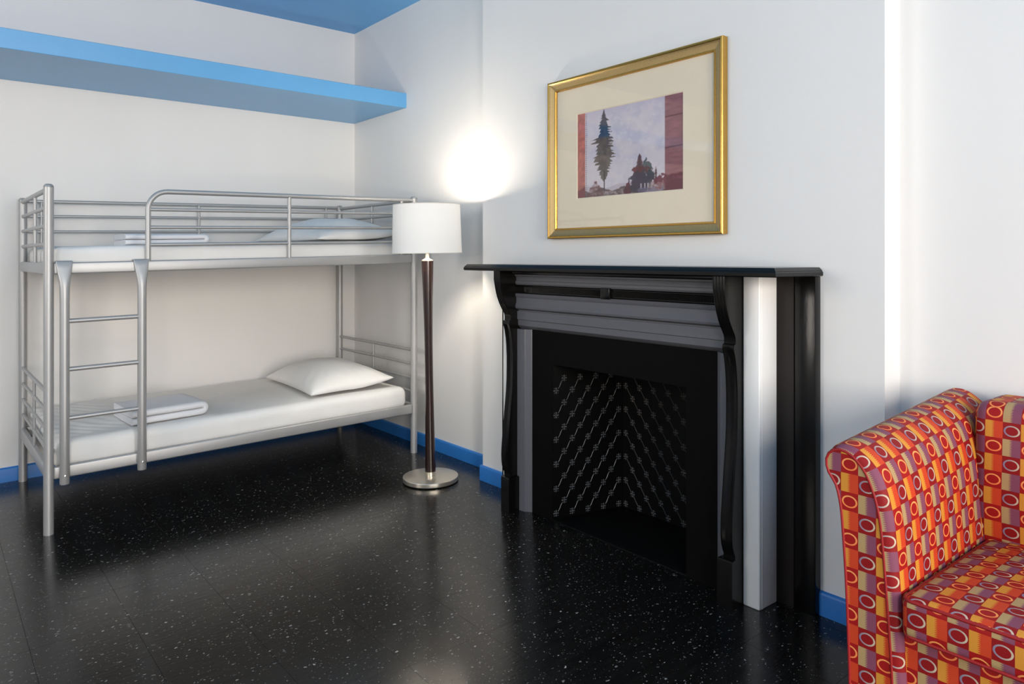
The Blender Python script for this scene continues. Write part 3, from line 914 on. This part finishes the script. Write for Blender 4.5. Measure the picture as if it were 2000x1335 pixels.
blend(np.clip((n1 - .42) * 3, 0, .7), (226, 214, 218)); blend(np.clip((.5 - n1) * 3, 0, .5), (196, 192, 208)); blend(np.clip((n2 - .5) * 2.5, 0, .6), (228, 220, 222))
blend(np.clip((B - 0.85) * 3, 0, .4), (196, 184, 208)); blend(np.clip((0.5 - B) * .8, 0, .35), (232, 222, 220))
def soft(x, w=0.004): return np.clip(x / w + 0.5, 0, 1)
# distant ridge and ground
ridge = 0.115 + 0.02 * np.sin(A * 17) + 0.03 * (n1 - .5)
blend(soft(ridge - B, .01) * .45, (178, 160, 170))
blend(soft(0.075 + 0.05 * (n2 - .5) + 0.02 * np.sin(A * 30) - B, .008) * .9, (92, 70, 72))
blend(soft(0.06 + .05 * (n3 - .5) - B, .01) * np.clip((n2 - .45) * 5, 0, 1) * .7, (196, 180, 176))
# shrubs at left
sh_ = (1 - ((A - .19) / .09) ** 2) * .17 + 0.10 * (n2 - .5)
blend(soft(sh_ - B, .012) * np.clip(.5 + (n3 - .4) * 3, .3, 1) * .85, (112, 72, 72))
# tall pine
c0 = 0.279
def half_width(b, pts):
    return np.interp(b, [p[0] for p in pts], [p[1] for p in pts])
hw = half_width(B, [(0.17, 0.0), (0.20, 0.018), (0.26, .045), (0.33, .058), (0.42, .072), (0.50, .082), (0.57, .078), (0.64, .080), (0.70, .062), (0.78, .048), (0.86, .030), (0.93, .016), (0.985, .003), (1, 0)])
rb_ = np.random.default_rng(12)
def branches(seed, n):
    r = np.random.default_rng(seed); out = np.zeros(NB); b = 0.16
    while b < 1:
        L = 0.022 + 0.03 * r.random(); k = 0.78 + 0.42 * r.random()
        bb = np.linspace(0, 1, NB); m_ = (bb >= b) & (bb < b + L)
        out[m_] = k * (1 - 0.42 * (bb[m_] - b) / L); b += L
    return out[:, None] * np.ones((1, NA))
jag = 1.35 * np.where(A < c0, branches(5, 20), branches(8, 20)) * (1 + 0.9 * (n2 - .5))
side_off = 0.0
tree = soft(hw * jag - np.abs(A - c0 - side_off) , .006)
tc = np.stack([np.interp(B, [.2, .45, .66, .7, .78, .9, 1], q) for q in ((92, 96, 88, 34, 44, 74, 66), (84, 84, 76, 50, 56, 62, 60), (76, 76, 70, 74, 74, 66, 66))], -1)
tc = tc * (0.75 + 0.6 * n2[..., None])
img = img * (1 - tree[..., None] * .95) + tc * tree[..., None] * .95
blend(soft(.0045 - np.abs(A - c0 - 0.004), .003) * (B < .3) * (B > .07), (60, 50, 50))
# group of trees at right
def conifer(cx, b0, b1, w, colr, seed, al=.95):
    t_ = np.clip((b1 - B) / (b1 - b0), 0, 1); inside = (B > b0) & (B < b1)
    jj = 1 + .9 * (fbm(4, 34, seed) - .5) * 2
    blend(soft(w * t_ ** .8 * jj - np.abs(A - cx), .006) * inside * al, colr)
conifer(.622, .06, .435, .062, (92, 60, 62), 21)
conifer(.622, .06, .36, .05, (70, 44, 48), 22)
def blob(cx, cz, rx, rz, colr, seed, al=.9):
    d = ((A - cx) / rx) ** 2 + ((B - cz) / rz) ** 2 + 3.2 * (fbm(34, 26, seed) - .5)
    blend(soft(1 - d, .25) * al, colr)
blob(.69, .24, .045, .10, (70, 78, 82), 31); blob(.715, .16, .04, .09, (38, 44, 56), 32)
blob(.64, .26, .065, .035, (96, 26, 30), 33); blob(.64, .15, .10, .085, (48, 36, 60), 34); blob(.58, .09, .05, .06, (60, 40, 66), 35)
blob(.59, .055, .09, .045, (44, 36, 52), 36); blob(.51, .05, .03, .08, (84, 24, 40), 37)
for cx in (.635, .67, .698, .73): blend(soft(.006 - np.abs(A - cx), .004) * (B > .05) * (B < .105) * .8, (214, 200, 204))
conifer(.768, .08, .27, .016, (70, 30, 40), 41)
blob(.83, .11, .07, .08, (110, 34, 52), 43); blob(.78, .06, .08, .05, (170, 140, 140), 44, .6)
blob(.70, .03, .1, .03, (120, 110, 140), 45, .6)
# bands at the two sides
lb = soft(.084 - A, .004)
img = img * (1 - lb[..., None]) + (np.array((192, 112, 98)) * (.82 + .4 * n2[..., None]))[...] * lb[..., None]
blend(lb * soft(.11 + (A - .04) * .6 - B, .02) * .85, (120, 60, 66))
blend(soft(.006 - np.abs(A - .096), .003) * (np.sin(B * 260) > -.1) * .6, (130, 110, 116))
rb = soft(A - .845, .004)
img = img * (1 - rb[..., None]) + (np.array((152, 100, 102)) * (.86 + .3 * n3[..., None])) * rb[..., None]
for zl in (.775, .455): blend(rb * soft(.007 - np.abs(B - zl - (A - .9) * .05), .004) * .8, (96, 52, 58))
blend(rb * soft(.175 + .04 * (n2 - .5) - B, .02) * .9, (98, 32, 48)); blend(rb * (B < .16) * np.clip((n2 - .52) * 6, 0, 1) * .6, (150, 80, 96))
verts = []; cols = []
def s2l(c): c = np.clip(c, 0, 255) / 255.0; return np.where(c <= 0.04045, c / 12.92, ((c + .055) / 1.055) ** 2.4)
L_ = s2l(img)
for j in range(NB):
    z = QZ0 - .003 + (QZ1 - QZ0 + .006) * j / (NB - 1)
    for i in range(NA): verts.append((XC - 0.0065, QY1 + .003 - (QY1 - QY0 + .006) * i / (NA - 1), z))
faces = [(j * NA + i, j * NA + i + 1, (j + 1) * NA + i + 1, (j + 1) * NA + i) for j in range(NB - 1) for i in range(NA - 1)]
t = NT('art_print')
at = t.node('ShaderNodeVertexColor'); at.layer_name = 'ink'
t.set(color=at.outputs[0], rough=0.75, spec=0.2); MAT['art_print'] = t.m
po = mesh_obj('art_print', verts, faces, 'art_print')
ca = po.data.color_attributes.new('ink', 'FLOAT_COLOR', 'POINT')
flat = np.ones((NA * NB, 4), np.float32); flat[:, :3] = L_.reshape(-1, 3)
ca.data.foreach_set('color', flat.ravel())
Pp(po); po['label'] = 'print of a tall dark pine under a lavender sky'

# ------------------------------------------------------------------ sofa
SXF = 1.70                                       # arm front
sofa = thing('sofa', 'red sofa with flared arms in a checked fabric of rings and squares', 'sofa', (SXF, 0.145, fz(2.0)))
bpy.context.view_layer.update(); sinv = sofa.matrix_world.inverted()
def S(o): o.parent = sofa; o.matrix_parent_inverse = sinv; return o
SY = 0.145                                       # middle of the sofa
ARM = [(0.835, 0.10), (0.835, 0.244), (0.838, 0.346), (0.844, 0.489), (0.851, 0.596), (0.857, 0.661), (0.8685, 0.707), (0.884, 0.728), (0.8915, 0.749), (0.891, 0.770), (0.880, 0.786), (0.865, 0.793),
       (0.850, 0.794), (0.826, 0.785), (0.797, 0.755), (0.777, 0.712), (0.765, 0.668), (0.757, 0.612), (0.745, 0.465), (0.734, 0.29), (0.730, 0.10)]
def resample(pts, n):
    """smooth the outline with Catmull-Rom and give n points evenly by length"""
    P = [Vector((p[0], p[1], 0)) for p in pts]; out = []
    for i in range(len(P) - 1):
        p0, p1, p2, p3 = P[max(0, i - 1)], P[i], P[i + 1], P[min(len(P) - 1, i + 2)]
        for k in range(12):
            t = k / 12
            out.append(0.5 * ((2 * p1) + (p2 - p0) * t + (2 * p0 - 5 * p1 + 4 * p2 - p3) * t * t + (3 * p1 - p0 - 3 * p2 + p3) * t ** 3))
    out.append(P[-1])
    d = [0]
    for a, b in zip(out[:-1], out[1:]): d.append(d[-1] + (b - a).length)
    res = []
    j = 0
    for k in range(n):
        s_ = d[-1] * k / (n - 1)
        while j < len(d) - 2 and d[j + 1] < s_: j += 1
        f = (s_ - d[j]) / max(1e-9, d[j + 1] - d[j])
        res.append(out[j].lerp(out[j + 1], f))
    return res, d[-1]
OUT, OLEN = resample(ARM, 90)
def normals2(pts):
    ns = []
    for i in range(len(pts)):
        t = pts[min(i + 1, len(pts) - 1)] - pts[max(i - 1, 0)]
        n = Vector((t.y, -t.x, 0)).normalized(); ns.append(n)
    return ns
ON = normals2(OUT)
INW = [min(1, max(0, (i / (len(OUT) - 1) - 0.46) / 0.10)) for i in range(len(OUT))]
ctr = Vector((0.80, 0.45, 0))
if (OUT[40] + ON[40] * 0.01 - ctr).length < (OUT[40] - ctr).length: ON = [-n for n in ON]
def arm(m):
    def Y(y): return y if not m else 2 * SY - y
    grp = bpy.data.objects.new('arm', None); COL.objects.link(grp); grp.parent = sofa; grp.empty_display_size = 0.05
    # stations: (x, inset, u)
    R_ = 0.022
    st = []
    for k in range(7):
        a = math.pi / 2 * k / 6
        st.append((SXF + R_ * (1 - math.cos(a)), R_ * (1 - math.sin(a)), R_ * a))
    for k in range(1, 15): st.append((SXF + R_ + (2.40 - SXF - R_) * k / 14, 0.0, R_ * math.pi / 2 + (2.40 - SXF - R_) * k / 14))
    verts = []; n = len(OUT)
    for x, ins, u in st:
        rise = 0.052 * max(0, (x - SXF) / 0.63)
        for p, nn, wi in zip(OUT, ON, INW):
            q = p + nn * ((R_ - ins) * 1.1 * wi - ins * 0.12 * (1 - wi))
            lift = rise * min(1, max(0, (q.y - 0.45) / 0.3))
            verts.append((x, Y(q.x), q.y + lift))
    faces = []; uvs = []
    for i in range(len(st) - 1):
        for k in range(n - 1):
            a = i * n + k; f = (a, a + 1, a + n + 1, a + n)
            uv = [(st[i][2], -OLEN * k / (n - 1)), (st[i][2], -OLEN * (k + 1) / (n - 1)), (st[i + 1][2], -OLEN * (k + 1) / (n - 1)), (st[i + 1][2], -OLEN * k / (n - 1))]
            uv = [(p_[0] + 0.012, p_[1] + 0.01) for p_ in uv]
            faces.append(f if m else f[::-1]); uvs.append(uv if m else uv[::-1])
    b_ = len(verts); verts += [verts[(len(st) - 1) * n + k] for k in range(n)]
    faces.append(tuple(range(b_, b_ + n))); uvs.append([(0, 0)] * n)
    o = mesh_obj('arm_body', verts, faces, 'sofa_fabric', uvs=uvs, smooth=True)
    S(o); o.parent = grp; o.matrix_parent_inverse = sinv
    # front panel
    pv = []; 
    inset = R_ + 0.0005
    ring_ = [p - nn * (inset * 0.12 * (1 - wi)) for p, nn, wi in zip(OUT, ON, INW)]
    pv = [(SXF + 0.0008, Y(q.x), q.y) for q in ring_]
    # gently padded: centre line points
    mid = []
    h = n // 2
    fv = list(pv); fc = []; fu = []
    half = len(ring_)
    for k in range(half // 2):
        a, b = k, half - 1 - k
        if b - a <= 1: break
        c_, d_ = a + 1, b - 1
        f = (a, c_, d_, b) if d_ > c_ else (a, c_, b)
        fc.append(f)
        fu.append([((fv[i][1] if not m else -fv[i][1]) * -1 + 0.895, fv[i][2] + 0.008) for i in f])
    o = mesh_obj('arm_front_panel', fv, fc, 'sofa_fabric', uvs=fu, smooth=False)
    o.parent = grp; o.matrix_parent_inverse = sinv
    bm = bmesh.new(); add_tube(bm, [(SXF + 0.0015, Y((p - nn * .002).x), (p - nn * .002).y) for p, nn in zip(OUT, ON)], 0.0035, 8)
    o = bm_obj('piping', bm, 'sofa_piping', smooth=True); o.parent = grp; o.matrix_parent_inverse = sinv
    return grp
arm(False); arm(True)

def soft_box(name, x0, x1, y0, y1, z0, z1, r, parent_fn, uvo=(0, 0), warp=None, n=(14, 16, 3), flip=False):
    """rounded upholstered block with box-projected uv in metres"""
    o = rounded_slab(name, x0, x1, y0, y1, z0, z1, r, 'sofa_fabric', nx=n[0], ny=n[1], warp=warp)
    me = o.data; ul = me.uv_layers.new(name='UVMap')
    for p in me.polygons:
        c = p.center
        nn = p.normal
        ax = max(range(3), key=lambda q: abs(nn[q]) * (1.0, 0.8, 1.0)[q])
        for li in p.loop_indices:
            v = me.vertices[me.loops[li].vertex_index].co
            if ax == 0: uv = (-v.y, v.z)
            elif ax == 1: uv = (v.x, v.z)
            else: uv = (v.y, v.x) if flip else (-v.y, v.x)
            ul.data[li].uv = (uv[0] + uvo[0], uv[1] + uvo[1])
    return parent_fn(o)
# seat rail, back, cushions
soft_box('seat_base', 1.718, 2.40, 2 * SY - 0.742, 0.742, 0.10, 0.405, 0.012, S, (0.735 - 0.046, 0.02))
def back_warp(p):
    t = (p.z - 0.36) / 0.5
    p.x -= 0.018 * math.sin(max(0, min(1, t)) * math.pi) if p.x < 2.33 else 0
    return p
soft_box('backrest', 2.225, 2.425, 2 * SY - 0.752, 0.752, 0.36, 0.862, 0.035, S, (0.7605, 0.02), back_warp, n=(8, 40, 8))
def cushion(y0, y1):
    cx, cy = 1.975, (y0 + y1) / 2
    def w(p):
        a = 1 - min(1, abs(p.x - cx) / 0.29) ** 2; b = 1 - min(1, abs(p.y - cy) / ((y1 - y0) / 2)) ** 2
        if p.z > 0.45: p.z += 0.022 * (a * b) ** 0.6 if a * b > 0 else 0
        return p
    grp = bpy.data.objects.new('seat_cushion', None); COL.objects.link(grp); grp.parent = sofa; grp.empty_display_size = 0.05
    def C(o): o.parent = grp; o.matrix_parent_inverse = sinv; return o
    soft_box('cushion_cover', 1.688, 2.262, y0, y1, 0.409, 0.497, 0.018, C, (0.7, 0.005), w, n=(24, 24, 4), flip=False)
    for z in (0.4925, 0.4135):
        r = 0.02; i = 0.0035
        P_ = []
        for (ax, ay, a0) in ((2.262 - i - r, y1 - i - r, 0), (1.688 + i + r, y1 - i - r, 90), (1.688 + i + r, y0 + i + r, 180), (2.262 - i - r, y0 + i + r, 270)):
            for q in range(5):
                a = math.radians(a0 + q * 22.5); P_.append((ax + r * math.cos(a), ay + r * math.sin(a), z))
        P_.append(P_[0])
        bm = bmesh.new(); add_tube(bm, P_, 0.0042, 8)
        C(bm_obj('piping', bm, 'sofa_piping', smooth=True))
cushion(SY + 0.003, 0.714); cushion(2 * SY - 0.714, SY - 0.003)
for (x, y) in ((1.76, 0.78), (2.36, 0.78), (1.76, 2 * SY - 0.78), (2.36, 2 * SY - 0.78)):
    z0 = fz(x)
    S(rings_obj('foot', [[(x + r * math.cos(a), y + r * math.sin(a), z) for a in [2 * math.pi * k / 16 for k in range(16)]] for r, z in ((0.018, z0), (0.026, 0.102))], 'foot_wood'))
